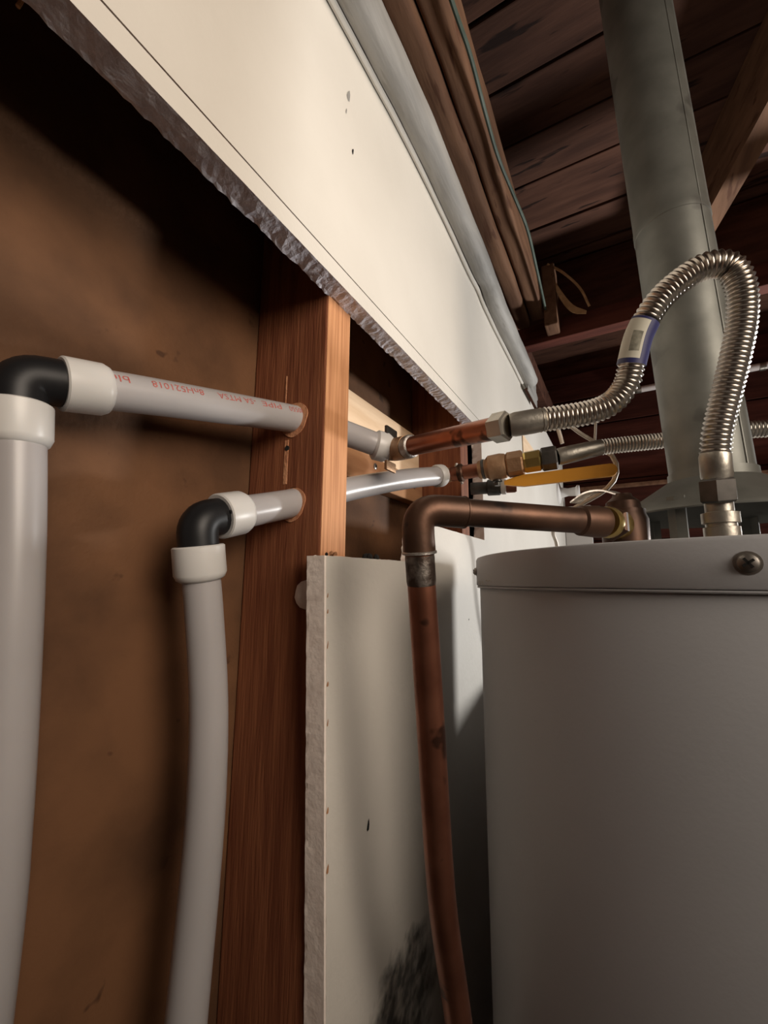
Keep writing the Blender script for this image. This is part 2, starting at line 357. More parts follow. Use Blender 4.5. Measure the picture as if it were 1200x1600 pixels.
# little marks in the drywall faces
def mark(x, z_, w_, h_, m='hole', name='nail_hole'):
    vs_ = [V(x, -0.0006, z_)]; n = 9
    for k in range(n):
        a = 2 * math.pi * k / n; q = 1 + 0.18 * math.sin(3 * a + x * 90)
        vs_.append(V(x + w_ * q * math.cos(a) + 0.15 * h_ * math.sin(a), -0.0003, z_ + h_ * q * math.sin(a)))
    obj(name, (vs_, [(0, 1 + k, 1 + (k + 1) % n) for k in range(n)]), m, wall, smooth=False)
mark(0.3843, -0.2304, 0.0022, 0.0052); mark(0.3335, 0.4817, 0.0015, 0.0042); mark(0.70, -0.06, 0.0014, 0.0014)
mark(0.3227, 0.545, 0.003, 0.008, 'paper', 'scuff'); mark(0.319, 0.52, 0.001, 0.004, 'paper', 'scuff')
for zz, ww, hh in ((-.012, .0008, .0022), (-.026, .001, .002), (-.055, .0007, .0035), (-.088, .0014, .0022), (-.12, .0008, .003), (-.19, .0014, .0026), (-.235, .0016, .0035)):
    mark(xcut(zz) + 0.0016, zz, ww, hh, 'brownboard', 'stain')
# crumbs left along the low cut
for i in range(9):
    x = random.uniform(0.318, 0.42); zz = 0.026; y = random.uniform(0.003, 0.016); s = random.uniform(.0012, .0032)
    g = lathe(V(x, y, zz - .001), (random.uniform(-.5, .5), random.uniform(-.5, .5), 1), [(0, s), (s * 1.2, s * 1.1), (s * 2, s * .3)], seg=6)
    obj('plaster_crumb', g, random.choice(['gyp_white', 'hole', 'brownboard']), wall, smooth=False)

# ================================================================== framing
def stud(x0, x1, label, cuts):
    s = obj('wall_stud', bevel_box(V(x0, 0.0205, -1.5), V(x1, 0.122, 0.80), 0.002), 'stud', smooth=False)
    tag(s, label, 'stud', 'wall studs')
    boolean_cut(s, cuts)
    return s
hole1 = tube([V(.26, .0716, .158), V(.40, .0505, .185)], 0.0165, 24)
hole2 = tube([V(.26, .0595, .0612), V(.42, .0525, .111)], 0.0165, 24)
st = stud(0.3225, 0.3655, 'near reddish wooden wall stud drilled for two white pipes', [])
face = obj('lit_edge', box(V(0.3237, 0.0199, 0.0), V(0.3643, 0.0207, 0.33)), 'stud_face', st, smooth=False, label='bright orange front edge with light painted in')  # front edge coloured brighter than the stud to imitate light on it
st2 = stud(0.738, 0.781, 'far dark wooden stud beyond the second pipe bay', [])
# worn spots on the near stud
obj('chipped_slot', bevel_box(V(0.3221, 0.066, 0.10), V(0.3235, 0.0715, 0.148), .0004), 'rawwood', st, smooth=False, label='pale chipped slot between the two pipe holes')
obj('chipped_slot', bevel_box(V(0.3221, 0.0722, 0.19), V(0.3235, 0.074, 0.222), .0004), 'rawwood', st, smooth=False)
obj('nail_hole', lathe(V(0.3216, 0.0675, 0.139), (1, 0, 0), [(0, .0028), (.001, .0028)], 12), 'hole', st)
for hc, rr in ((V(.3222, .0605, .170), .0188), (V(.3222, .058, .0785), .0176)):
    ring_o = [hc + Vector((0, math.cos(a) * rr * (1 + .06 * math.sin(5 * a)), math.sin(a) * rr * (1 + .08 * math.sin(3 * a)))) for a in [2 * math.pi * k / 40 for k in range(40)]]
    ring = [p + Vector((-.0006, 0, 0)) for p in ring_o]
    obj('hole_rim', (ring + [p + Vector((.001, 0, 0)) for p in ring_o], [tuple(range(40)), tuple(range(79, 39, -1))] + [(k, (k + 1) % 40, 40 + (k + 1) % 40, 40 + k) for k in range(40)]), 'rawwood', st, smooth=False, label='splintered raw wood round the pipe hole')
# beige blob of compound squeezed out beside the drywall
blob = []
g = lathe(V(0.3215, 0.040, -0.012), (-1, 0, 0), [(0, .014), (.002, .0135), (.004, .010), (.005, .004)], 14)
g = ([Vector((p[0], 0.034 + (p[1] - 0.040) * .9 + jit(p[2], .003, 90), p[2])) for p in g[0]], g[1])
tag(obj('compound_blob', g, 'gyp_white'), 'dried beige compound blob on the stud beside the lower drywall', 'compound')
# top plate, ledger, header, joists
tag(obj('top_plate', bevel_box(V(X0 + .01, 0.0205, 0.801), V(X1 - .01, 0.122, 0.89), .003), 'darkbeam', smooth=False), 'dark top plate lying across the studs', 'beam')
led = thing('ledger_beam', 'long rough brown ledger of two boards above the drywall', 'beam', V(0, -0.04, 0.80))
def rough_board(y0, y1, z0, z1, xa, xb, rad, n=60):
    prof = []
    for (cy, cz, a0) in ((y1 - rad, z1 - rad, 0), (y0 + rad, z1 - rad, 90), (y0 + rad, z0 + rad, 180), (y1 - rad, z0 + rad, 270)):
        for k in range(5):
            a = math.radians(a0 + 22.5 * k); prof.append((cy + rad * math.cos(a), cz + rad * math.sin(a)))
    vs_ = []; fs = []; m_ = len(prof)
    for i in range(n + 1):
        x = xa + (xb - xa) * i / n
        for j, (y, z_) in enumerate(prof):
            vs_.append(V(x, y + jit(x, .004, 9, y * 40), z_ + jit(x, .004, 8, z_ * 30 + 7)))
    for i in range(n):
        for j in range(m_):
            k = (j + 1) % m_; fs.append((i * m_ + j, i * m_ + k, (i + 1) * m_ + k, (i + 1) * m_ + j))
    fs.append(tuple(range(m_))); fs.append(tuple(n * m_ + j for j in range(m_ - 1, -1, -1)))
    return vs_, fs
obj('board', rough_board(-0.036, 0.006, 0.785, 0.90, X0 + .02, 1.262, .012), 'beam', led)
obj('board', rough_board(-0.078, -0.038, 0.80, 0.90, X0 + .02, 1.262, .009), 'beam', led)
tag(obj('cross_header', bevel_box(V(1.266, -1.95, 0.725), V(1.31, 0.0195, 0.788), .003), 'redplank', smooth=False), 'dark red header board crossing under the roof behind the flue', 'beam')
tag(obj('roof_joist', bevel_box(V(1.46, -1.95, 0.90), V(1.51, 0.12, 1.116), .003), 'darkbeam', smooth=False), 'dark roof joist above the red header board', 'beam')
g = beam_between(V(1.44, -0.463, 1.033), V(-0.4, -0.905, 1.033), 0.046, 0.166)
tag(obj('skew_joist', g, 'beam', smooth=False), 'skewed roof joist at the upper right with pale lit underside', 'beam')

# boards on the backing inside the second bay
tag(obj('bay_board', bevel_box(V(0.367, 0.106, 0.196), V(0.737, 0.1215, 0.285), .0015), 'paleboard', smooth=False), 'pale plywood strip behind the pipes in the second bay', 'board')
tag(obj('bay_board', bevel_box(V(0.367, 0.099, 0.148), V(0.737, 0.1215, 0.1955), .002), 'brownboard', smooth=False), 'brown wooden strip with screws behind the pipes in the second bay', 'board')
for (x, y, z_) in ((0.556, 0.099, 0.181), (0.70, 0.099, 0.178)):
    g = lathe(V(x, y, z_), (0, -1, 0), [(0, .0052), (.0012, .005), (.002, .003)], 16)
    o = obj('screw', g, 'screw'); tag(o, 'small screw in the brown strip ' + ('below the first white pipe' if x < .6 else 'above the second white pipe'), 'screw')
    obj('socket', lathe(V(x, y - .0019, z_), (0, -1, 0), [(0, .0024), (.0004, .0024)], 10), 'hole', o)

# rounded grey strip along the top of the drywall
pth = []; rad = []
for i in range(140):
    x = X0 + .02 + (1.275 - X0 - .02) * i / 139
    kink = 0.006 * math.exp(-((x - 0.80) / 0.03) ** 2)
    pth.append(V(x, -0.0235 + jit(x, .002, 6), topz(x) + 0.012 + kink + jit(x, .003, 5, 4))); rad.append(0.0215 + jit(x, .0015, 14, 2) - kink * .3)
rollp = thing('rounded_edging', 'rounded grey edging running along the top of the cream drywall', 'edging', V(0, -0.0235, topz(0)))
obj('roll', tube(pth, rad, 20), 'paper', rollp)
lip = [V(p.x, -0.0045, p.z - EYE - 0.0165 + jit(p.x, .001, 30)) for p in pth]
obj('lip', tube(lip, 0.0042, 8), 'drywall', rollp, label='thin cream painted lip under the roll')
# torn paper at its far end
def torn(pts, y0, y1, name, m, parent):
    n = len(pts); vs_ = [V(x, y0, z_) for x, z_ in pts] + [V(x, y1, z_) for x, z_ in pts]
    fs = [tuple(range(n)), tuple(range(2 * n - 1, n - 1, -1))] + [(i, (i + 1) % n, n + (i + 1) % n, n + i) for i in range(n)]
    return obj(name, (vs_, fs), m, parent, smooth=False)
pp = [(1.25, 0.575), (1.40, 0.575)] + [(1.40 + random.uniform(-.012, .02), 0.58 + i * .009) for i in range(10)] + [(1.25, 0.67)]
torn(pp, -0.020, -0.0175, 'torn_paper', 'paper', rollp)
pp = [(math.cos(a) * .03 * (1 + .45 * math.sin(4 * a + .5)), math.sin(a) * .045 * (1 + .3 * math.sin(3 * a))) for a in [2 * math.pi * k / 24 for k in range(24)]]
vs_ = [V(X1 - .003, 0.085 + a, 0.985 + b) for a, b in pp] + [V(X1 - .001, 0.085 + a, 0.985 + b) for a, b in pp]
tag(obj('paper_scrap', (vs_, [tuple(range(24)), tuple(range(47, 23, -1))] + [(i, (i + 1) % 24, 24 + (i + 1) % 24, 24 + i) for i in range(24)]), 'paper', smooth=False), 'small torn grey scrap stuck on the dark red boards', 'scrap')
# tan thread hanging over the cut edge at the top left
tag(obj('hanging_thread', tube(spline([V(.058, .030, .345), V(.0575, .028, .325), V(.059, .0275, .312), V(.058, .028, .304)], 14)[0], .0011, 8), 'tan'), 'tan thread hanging at the top left corner above the drywall cut', 'thread')

# ================================================================== white pipes
RP = 0.0146
def collar_geo(p, d, r=0.0205, L_=0.036):
    return lathe(p, d, [(0, r - .0012), (.001, r), (L_ - .006, r), (L_ - .002, r - .0018), (L_, r - .005)], 32)
def elbow_geo(c, d1, d2, r, L1, L2):
    """pipe bend through c leaving along d1 and d2"""
    c = Vector(c); d1 = Vector(d1).normalized(); d2 = Vector(d2).normalized(); k = r * 0.85
    pts = [c + d1 * L1, c + d1 * (k + .002)]
    for i in range(1, 8):
        t = i / 8; pts.append((c + d1 * k) * (1 - t) ** 2 + c * 2 * t * (1 - t) + (c + d2 * k) * t * t)
    pts += [c + d2 * (k + .002), c + d2 * L2]
    return tube(pts, r, 24)

# upper line
E1 = V(.1035, .094, .1275); H1 = V(.322, .062, .1705)
up = thing('supply_pipe', 'upper white plastic pipe with red print running from the left elbow through the stud', 'pipe', V(.105, .09, -1.5), 'white supply pipes')
d1 = (H1 - E1).normalized(); d1d = (V(.1145, .09, 0) - E1).normalized()
obj('elbow', elbow_geo(E1, d1, d1d, 0.0158, .028, .026), 'black', up, label='black plastic elbow')
obj('collar', collar_geo(E1 + d1 * .022, d1, .0186, .030), 'collar', up, label='white locking collar')
obj('collar', collar_geo(E1 + d1d * .018, d1d, .0188, .028), 'collar', up, label='white locking collar')
path1, len1 = spline([E1 + d1 * .03, V(.2, .0805, .1475), H1, V(.365, .05, .174), V(.41, .033, .171), V(.434, .0185, .166)], 80)
pipe1 = obj('pipe', tube(path1, RP, 32), 'pex', up)
obj('riser', tube(spline([E1 + d1d * .03, V(.1135, .09, .02), V(.121, .09, -.07), V(.126, .09, -.145), V(.1285, .09, -.21), V(.129, .09, -.4), V(.128, .09, -1.0), V(.128, .09, -1.49)], 90)[0], RP * 1.04, 32), 'pex', up)
obj('end_collar', lathe(V(.4265, .0245, .1672), V(.448, .006, .163) - V(.4265, .0245, .1672), [(0, .0155), (.003, .0185), (.015, .0185), (.021, .0155)], 28), 'collar', up)
# red print wrapped on the pipe, upside down as in the photograph
def pipe_print(path, r, s, parent):
    T, _ = frames(path); acc = [0.0]
    for i in range(1, len(path)): acc.append(acc[-1] + (path[i] - path[i - 1]).length)
    for text, s0, s1 in s:
        cu = bpy.data.curves.new('t', 'FONT'); cu.body = text; cu.size = 1.0; cu.resolution_u = 2
        to = bpy.data.objects.new('t', cu); C.objects.link(to); bpy.context.view_layer.update()
        me = bpy.data.meshes.new_from_object(to.evaluated_get(bpy.context.evaluated_depsgraph_get())); bpy.data.objects.remove(to)
        bm = bmesh.new(); bm.from_mesh(me)
        bmesh.ops.triangulate(bm, faces=bm.faces)
        bmesh.ops.subdivide_edges(bm, edges=[e for e in bm.edges if e.calc_length() > .2], cuts=1)
        xs = [v.co.x for v in bm.verts]; x0, x1 = min(xs), max(xs); hgt = 0.0088
        vs_ = []
        for v in bm.verts:
            ss = s1 - (v.co.x - x0) / (x1 - x0) * (s1 - s0)          # reads from right to left
            arcpos = 0.0058 + (0.36 - v.co.y) * hgt                     # upside down, above the pipe's middle
            j = 0
            while j < len(acc) - 2 and acc[j + 1] < ss: j += 1
            p = path[j].lerp(path[j + 1], (ss - acc[j]) / (acc[j + 1] - acc[j])); t = T[j]
            upv = (Vector((0, 0, 1)) - t * t.z).normalized(); out = upv.cross(t)
            if out.y > 0: out = -out
            a = arcpos / r
            vs_.append(p + (out * math.cos(a) + upv * math.sin(a)) * (r + .00012))
        bm.verts.index_update()
        fs = [tuple(v.index for v in f.verts) for f in bm.faces]; bm.free()
        obj('red_print', (vs_, fs), 'red_ink', parent, smooth=False, label='faded red printing upside down on the white pipe')
pipe_print(path1, RP, [('blue', .012, .031), ('8nH521018', .047, .089), ('-SA MTSA', .102, .141), ('PIPE', .148, .171), ('C80550', .181, .206)], pipe1)

# lower line
E2 = V(.2155, .060, .0475)
lo = thing('supply_pipe', 'lower white plastic pipe rising from the middle elbow through the stud', 'pipe', V(.217, .06, -1.5), 'white supply pipes')
d2 = (V(.322, .058, .079) - E2).normalized(); d2d = (V(.226, .060, -.012) - E2).normalized()
obj('elbow', elbow_geo(E2, d2, d2d, 0.0156, .026, .026), 'black', lo, label='black plastic elbow')
obj('barb', lathe(E2 + d2 * .020 + Vector((0, -.0158, .003)), (0.5, -.5, .2), [(0, .002), (.002, .001)], 8), 'black', lo)
obj('collar', collar_geo(E2 + d2 * .021, d2, .0194, .028), 'collar', lo, label='white locking collar')
obj('collar', collar_geo(E2 + d2d * .020, d2d, .0198, .028), 'collar', lo, label='white locking collar')
path2, _ = spline([E2 + d2 * .03, V(.322, .058, .079), V(.365, .056, .094), V(.427, .05, .1155), V(.53, .031, .147), V(.606, .010, .1665)], 80)
obj('pipe', tube(path2, RP, 32), 'pex', lo)
obj('riser', tube(spline([E2 + d2d * .03, V(.2285, .06, -.022), V(.2395, .06, -.095), V(.2435, .06, -.166), V(.2425, .06, -.23), V(.2395, .06, -.305), V(.235, .06, -.45), V(.228, .06, -1.0), V(.226, .06, -1.49)], 90)[0], RP * .99, 32), 'pex', lo)
obj('end_collar', lathe(V(.596, .0128, .164), V(.616, .0065, .169) - V(.596, .0128, .164), [(0, .0155), (.003, .0178), (.013, .0178), (.018, .015)], 28), 'collar', lo)
boolean_cut(st, [tube(path1[20:60], 0.0158, 24), tube(path2[8:45], 0.0158, 24)])

# ================================================================== copper stub outs
def axis(p, q): return (Vector(q) - Vector(p)).normalized()
c1a, c1b = V(.4305, -.021, .158), V(.3845, -.137, .145)
s1 = thing('copper_stub', 'reddish copper stub coming out of the wall to the long looping hose', 'pipe', c1a)
ea = axis(c1a, c1b)
obj('tube', lathe(c1a, ea, [(0, .0112), ((c1b - c1a).length, .0112)], 32), 'copper', s1)
obj('fitting', elbow_geo(V(.4455, .0055, .1625), (-.5, 1, .15), -(V(.4455, .0055, .1625) - c1a), .0142, .018, .030), 'bronze', s1, label='cast bronze drop elbow')
obj('ear', bevel_box(V(.428, .006, .178), V(.455, .010, .190), .0015), 'darknut', s1)
obj('ear', bevel_box(V(.428, .006, .134), V(.452, .010, .146), .0015), 'bronze', s1)
obj('solder_ring', lathe(c1a - ea * .002, ea, [(0, .0134), (.004, .0140), (.009, .0134), (.0105, .0114)], 28), 'solder', s1)

# hose with corrugations
def corrugated(pts, r, ptch, amp, seg=28):
    _, L_ = spline(pts, 10); n = int(L_ / ptch); N_ = n * 8 + 1
    path, _ = spline(pts, N_); rr = []
    for i in range(N_):
        ph = 2 * math.pi * i / 8; rr.append(r + amp * (math.cos(ph) * 0.8 + 0.2 * math.cos(2 * ph)))
    return tube(path, rr, seg), path
hose_pts = [V(.3865, -.1765, .1462), V(.395, -.1949, .1486), V(.4050, -.2190, .1530), V(.4100, -.2350, .1605), V(.4115, -.2468, .1755), V(.4085, -.2525, .1945), V(.4045, -.2602, .2172),
            V(.4030, -.2763, .2417), V(.4065, -.2985, .2595), V(.4093, -.3149, .2650), V(.4146, -.3285, .2610), V(.4189, -.3344, .2427), V(.4233, -.3330, .2165), V(.4253, -.3255, .1851),
            V(.4263, -.3165, .1537), V(.4275, -.3085, .1248), V(.4295, -.3051, .1040)]
h1 = thing('flexible_hose', 'big looped corrugated steel hose in front of the flue pipe', 'hose', V(.4405, -.3054, .03), 'corrugated hoses')
g, hp = corrugated(hose_pts, 0.0102, 0.0040, 0.0010)
obj('corrugated_tube', g, 'steel', h1)
hd = axis(c1b, hose_pts[0])
obj('swivel_nut', hexnut(c1b - ea * .004, ea, .018, .0142, rot=.35), 'nut', h1, smooth=False, label='hexagonal plated nut')
ne = c1b + ea * .015; hd = axis(ne, hose_pts[0])
obj('sleeve', lathe(ne, hd, [(0, .0102), (.004, .0112), (.020, .0112), ((hose_pts[0] - ne).length + .004, .0104)], 28), 'nut', h1)
vd = axis(V(.4295, -.3051, .104), V(.4400, -.3054, .044))
obj('sleeve', lathe(V(.4285, -.3051, .1085), vd, [(0, .0102), (.003, .0112), (.020, .0112), (.0225, .0102)], 28), 'nut', h1)
obj('swivel_nut', hexnut(V(.4328, -.3052, .0870), vd, .020, .0138, rot=.2), 'darknut', h1, smooth=False, label='dark hexagonal nut')
# paper and blue sticker round the hose
i0, i1 = int(len(hp) * .262), int(len(hp) * .365)
seg = 36; sub = hp[i0:i1:2]; T, _N = frames(sub); gv = []; gf = []; gm = []
camd = Fw
for i, p in enumerate(sub):
    side = T[i].cross(camd).normalized(); fr = side.cross(T[i]).normalized()
    if fr.dot(camd) > 0: fr = -fr
    if side.dot(R2) < 0: side = -side
    for k in range(seg):
        a = 2 * math.pi * k / seg; gv.append(p + (fr * math.cos(a) + side * math.sin(a)) * .0117)
n = len(sub)
for i in range(n - 1):
    for k in range(seg):
        k2 = (k + 1) % seg; gf.append((i * seg + k, i * seg + k2, (i + 1) * seg + k2, (i + 1) * seg + k))
        ang = (k + .5) * 360 / seg; ang = ang - 360 if ang > 180 else ang
        edge = i < 0.09 * n or i > 0.90 * n
        blue = edge or 4 < ang < 150
        ink = (not blue) and 0.24 * n < i < 0.66 * n and -48 < ang < -10
        gm.append(1 if blue else (2 if ink else 0))
obj('sticker', (gv, gf, gm), 'sticker', h1, label='cream and navy blue sticker wrapped round the hose', mats2=['blue', 'ink'])

# second line: copper, ball valve, hose behind the flue
A2 = V(.613, -.001, .1678); B2 = V(.6306, -.1727, .1793); a2 = axis(A2, B2)
def on2(t): return A2 + a2 * t
s2 = thing('copper_stub', 'short copper stub from the lower white pipe to the bronze valve', 'pipe', A2)
obj('tube', lathe(on2(-.004), a2, [(0, .011), (.058, .011)], 28), 'copper', s2)
obj('crimp_ring', lathe(on2(.016), a2, [(0, .0125), (.003, .0145), (.007, .0145), (.009, .0125)], 24), 'copper_dark', s2)
obj('crimp_ring', lathe(on2(-.002), a2, [(0, .0105), (.002, .012), (.010, .0105)], 24), 'bronze', s2)
obj('barb', lathe(on2(.013) + Vector((0, 0, .011)), (0, -.2, 1), [(0, .0025), (.006, .002)], 10), 'solder', s2)
obj('barb', lathe(on2(.020) - Vector((0, 0, .011)), (.1, -.4, -1), [(0, .0025), (.007, .0022)], 10), 'solder', s2)
bv = thing('ball_valve', 'cast bronze shut-off valve with an orange lever', 'valve', on2(.06))
obj('body', lathe(on2(.048), a2, [(0, .0125), (.002, .0142), (.012, .0146), (.017, .0192), (.034, .0198), (.041, .0182), (.042, .0168)], 28), 'bronze', bv)
obj('end_piece', hexnut(on2(.0905), a2, .024, .0192, rot=.3), 'bronze', bv, smooth=False)
obj('end_ring', lathe(on2(.0535), a2, [(0, .0142), (.0008, .0154), (.004, .0154), (.005, .0142)], 28), 'darknut', bv)
obj('brass_adapter', lathe(on2(.115), a2, [(0, .0150), (.003, .0162), (.022, .0162), (.024, .014)], 8), 'brass', bv, smooth=False, label='shiny yellow brass adapter')
stem_p = on2(.075) + Vector((0.004, 0, -.018))
obj('stem', lathe(stem_p + Vector((0, 0, .004)), (0, 0, -1), [(0, .007), (.008, .007), (.009, .0045), (.014, .0045)], 14), 'darknut', bv)
# lever: flat bar with rounded tip
l0 = on2(.085) + Vector((.004, 0, -.0255)); l1 = on2(.235) + Vector((.006, 0, -.0290)); ld = axis(l0, l1); lsd = Vector((0, 0, 1)); lsd = (lsd - ld * lsd.dot(ld)).normalized(); ln = ld.cross(lsd)
LL = (l1 - l0).length; prof = [(0, -.003), (0, .003), (.012, .0060), (.028, .0088)] + [(LL - .0088 + .0088 * math.cos(a), .0088 * math.sin(a)) for a in [math.radians(90 - 22.5 * k) for k in range(9)]] + [(.028, -.0088), (.012, -.0060)]
m_ = len(prof); gv = [l0 + ld * s + lsd * q + ln * .003 for s, q in prof] + [l0 + ld * s + lsd * q - ln * .003 for s, q in prof]
gf = [tuple(range(m_)), tuple(range(2 * m_ - 1, m_ - 1, -1))] + [(i, (i + 1) % m_, m_ + (i + 1) % m_, m_ + i) for i in range(m_)]
obj('lever', (gv, gf), 'yellow', bv, smooth=False, label='orange vinyl covered lever')

h2 = thing('flexible_hose', 'corrugated steel hose passing behind the flue from the bronze valve', 'hose', V(.699, -.435, .031), 'corrugated hoses')
p0 = on2(.139)
obj('swivel_nut', hexnut(p0, a2, .022, .0172, rot=.2), 'darknut', h2, smooth=False, label='dark hexagonal nut')
p1 = p0 + a2 * .022; q1 = V(.650, -.2145, .1905)
obj('sleeve', lathe(p1, axis(p1, q1), [(0, .0115), (.003, .0125), (.020, .0125), ((q1 - p1).length + .003, .0112)], 24), 'nut', h2)
g, _p = corrugated([q1, V(.660, -.245, .193), V(.674, -.295, .1955), V(.680, -.345, .198), V(.690, -.400, .198), V(.700, -.450, .192), V(.708, -.478, .170), V(.708, -.474, .140), V(.704, -.456, .110), V(.700, -.438, .085)], .0104, .0041, .0010)
obj('corrugated_tube', g, 'steel', h2)
obj('swivel_nut', hexnut(V(.7003, -.4390, .088), (-.05, .15, -1), .03, .0150), 'nut', h2, smooth=False)
obj('nipple', lathe(V(.699, -.4350, .062), (0, 0, -1), [(0, .0125), (.031, .0125)], 20), 'nut', h2)

# capped copper branch seen below the valve
k0 = V(.72, -.0035, .1665); kd = axis(k0, V(.735, -.09, .166))
kc = thing('capped_branch', 'small dark branch with a copper cap below the bronze valve', 'fitting', k0)
obj('tube', lathe(k0, kd, [(0, .011), (.028, .011), (.030, .0145), (.05, .0145), (.052, .011)], 20), 'darknut', kc)
obj('ring', lathe(k0 + kd * .052, kd, [(0, .0125), (.002, .0135), (.008, .0135), (.009, .011)], 20), 'collar', kc)
obj('cap', lathe(k0 + kd * .061, kd, [(0, .0112), (.014, .0112), (.017, .0095)], 20), 'copper', kc)

# ================================================================== water heater
HC = (0.597, -0.328); HR = 0.2646
wh = thing('water_heater', 'tall grey cylindrical water heater standing beside the wall', 'water heater', V(HC[0], HC[1], -1.5))
hv = V(HC[0], HC[1], 0)
obj('tank', lathe(V(HC[0], HC[1], -1.495), (0, 0, 1), [(0, HR - .004), (.004, HR - .0005), (1.489, HR - .0005), (1.491, HR - .002)], 160), 'heater', wh)
obj('lid', lathe(V(HC[0], HC[1], -.0030), (0, 0, 1), [(0, HR - .003), (0, HR + .0028), (.0012, HR + .0034), (.030, HR + .0034), (.0325, HR + .0022), (.0335, HR - .001), (.0335, HR - .02)], 160), 'lid', wh)
obj('rim_bead', tube([V(HC[0] + (HR + .0016) * math.cos(a), HC[1] + (HR + .0016) * math.sin(a), -.0045) for a in [2 * math.pi * k / 160 for k in range(161)]], .0012, 8, caps=False), 'heater', wh)
def on_tank(az, z_, out=0.0): return V(HC[0] + (HR + .0034 + out) * math.cos(az), HC[1] + (HR + .0034 + out) * math.sin(az), z_), Vector((math.cos(az), math.sin(az), 0))
def screw_on(az, z_, r=.0058):
    p, d = on_tank(az, z_, -.0005)
    o = obj('screw', lathe(p, d, [(0, r * 1.25), (.0008, r * 1.25), (.001, r), (.003, r * .9), (.0042, r * .45)], 18), 'screw', wh)
    sv = Vector((-d.y, d.x, 0)); uu = (sv + Vector((0, 0, .7))).normalized(); vv = d.cross(uu)
    for A, B in ((uu, vv), (vv, uu)):
        q = p + d * .0036
        gv = [q + A * (sx * r * .6) + B * (sy * r * .13) + d * e for e in (0, .0009) for sx, sy in ((-1, -1), (1, -1), (1, 1), (-1, 1))]
        obj('slot', (gv, [(0, 1, 2, 3), (4, 5, 6, 7), (0, 1, 5, 4), (1, 2, 6, 5), (2, 3, 7, 6), (3, 0, 4, 7)]), 'hole', o, smooth=False)
screw_on(math.atan2(-0.2979 - HC[1], 0.331 - HC[0]), .013)
screw_on(math.atan2(-0.0769 - HC[1], 0.504 - HC[0]) - .01, .0137, .0045)
# scraped paint along the lid's lower edge near the wall
for k in range(26):
    az = math.atan2(-0.0769 - HC[1], 0.504 - HC[0]) + .06 + abs(random.gauss(0, .16)); p, d = on_tank(az, random.uniform(-.002, .0025), .00015)
    sv = Vector((-d.y, d.x, 0)); w_ = random.uniform(.0006, .003); hh = random.uniform(.0003, .0009)
    obj('paint_scrape', ([p - sv * w_, p + sv * w_, p + sv * w_ * .8 + Vector((0, 0, hh)), p - sv * w_ * .6 + Vector((0, 0, hh * 1.4))], [(0, 1, 2, 3)]), 'scratch', wh, smooth=False)
# hot outlet nipple
npz = V(.4405, -.3054, .0308)
obj('nipple', lathe(npz, (-.02, 0, 1), [(0, .0126), (.016, .0126), (.0165, .0108), (.019, .0108), (.0195, .0132), (.028, .0132), (.029, .0100), (.045, .0100)], 28), 'nut', wh, label='bright plated outlet nipple')

# flue and draft hood
fl = thing('flue_pipe', 'grey galvanised flue pipe rising from the water heater to the roof', 'flue pipe', V(HC[0], HC[1], .0305))
FT = V(HC[0] - .012, HC[1] + .032, 1.115)
fb = V(HC[0], HC[1], .115); fd = axis(fb, FT); FL = (FT - fb).length
obj('pipe', lathe(fb, fd, [(0, .0405), (.33, .0408), (.331, .0416), (.342, .0416), (.343, .0411), (FL - .01, .0411)], 48), 'galv', fl)
# lengthwise lock seam
sd = Vector((-.75, -.66, 0)).normalized()
obj('seam', tube([fb + sd * .0408 + fd * .01, FT + sd * .0411 - fd * .02], .0012, 8), 'galv', fl)
obj('draft_hood', lathe(V(HC[0], HC[1], .127), (0, 0, -1), [(0, .0425), (.010, .0428), (.0105, .046), (.046, .0977), (.0505, .1005), (.052, .100), (.050, .096), (.013, .045), (.004, .039)], 56), 'galv', fl)
for a in (math.radians(150), math.radians(215), math.radians(330), math.radians(40)):
    p = V(HC[0] + .089 * math.cos(a), HC[1] + .089 * math.sin(a), 0); t = Vector((-math.sin(a), math.cos(a), 0)); r_ = Vector((math.cos(a), math.sin(a), 0))
    gv = []
    for z_ in (.0306, .090):
        for (s, q) in ((-1, 0), (0, .35), (1, 0), (1, -.25), (0, .1), (-1, -.25)): gv.append(p + t * (s * .0085) + r_ * (q * .008) + Vector((0, 0, z_)))
    gf = [tuple(range(5, -1, -1)), tuple(range(6, 12))] + [(i, (i + 1) % 6, 6 + (i + 1) % 6, 6 + i) for i in range(6)]
    obj('leg', (gv, gf), 'galv', fl, smooth=False)

# relief valve and its copper discharge pipe
PV = V(.4475, -.2275, .056)
rv = thing('relief_valve', 'dark brass relief valve on top of the water heater', 'valve', V(.455, -.229, .0275))
dv = axis(V(.355, -.158, .0598), V(.4098, -.2136, .0545))
obj('body', lathe(V(.462, -.236, .0308), (0, 0, 1), [(0, .014), (.006, .014), (.008, .020), (.030, .0205), (.035, .0185), (.039, .0185), (.0395, .0155), (.047, .0145), (.052, .009), (.055, .008)], 24), 'copper_dark', rv)
obj('outlet', lathe(V(.4175, -.2205, .0542), axis(V(.4175, -.2205, .0542), V(.463, -.237, .0545)), [(0, .0128), (.004, .0142), (.008, .0142), (.009, .0128), (.014, .0128), (.016, .0138), (.03, .0138)], 24), 'brass', rv)
obj('outlet_nut', hexnut(V(.4265, -.2238, .0543), axis(V(.4175, -.2205, .0542), V(.463, -.237, .0545)), .008, .0165), 'copper_dark', rv, smooth=False)
lvp = spline([V(.461, -.236, .084), V(.452, -.222, .088), V(.443, -.208, .085), V(.437, -.196, .076)], 12)[0]
gv = []; gf = []
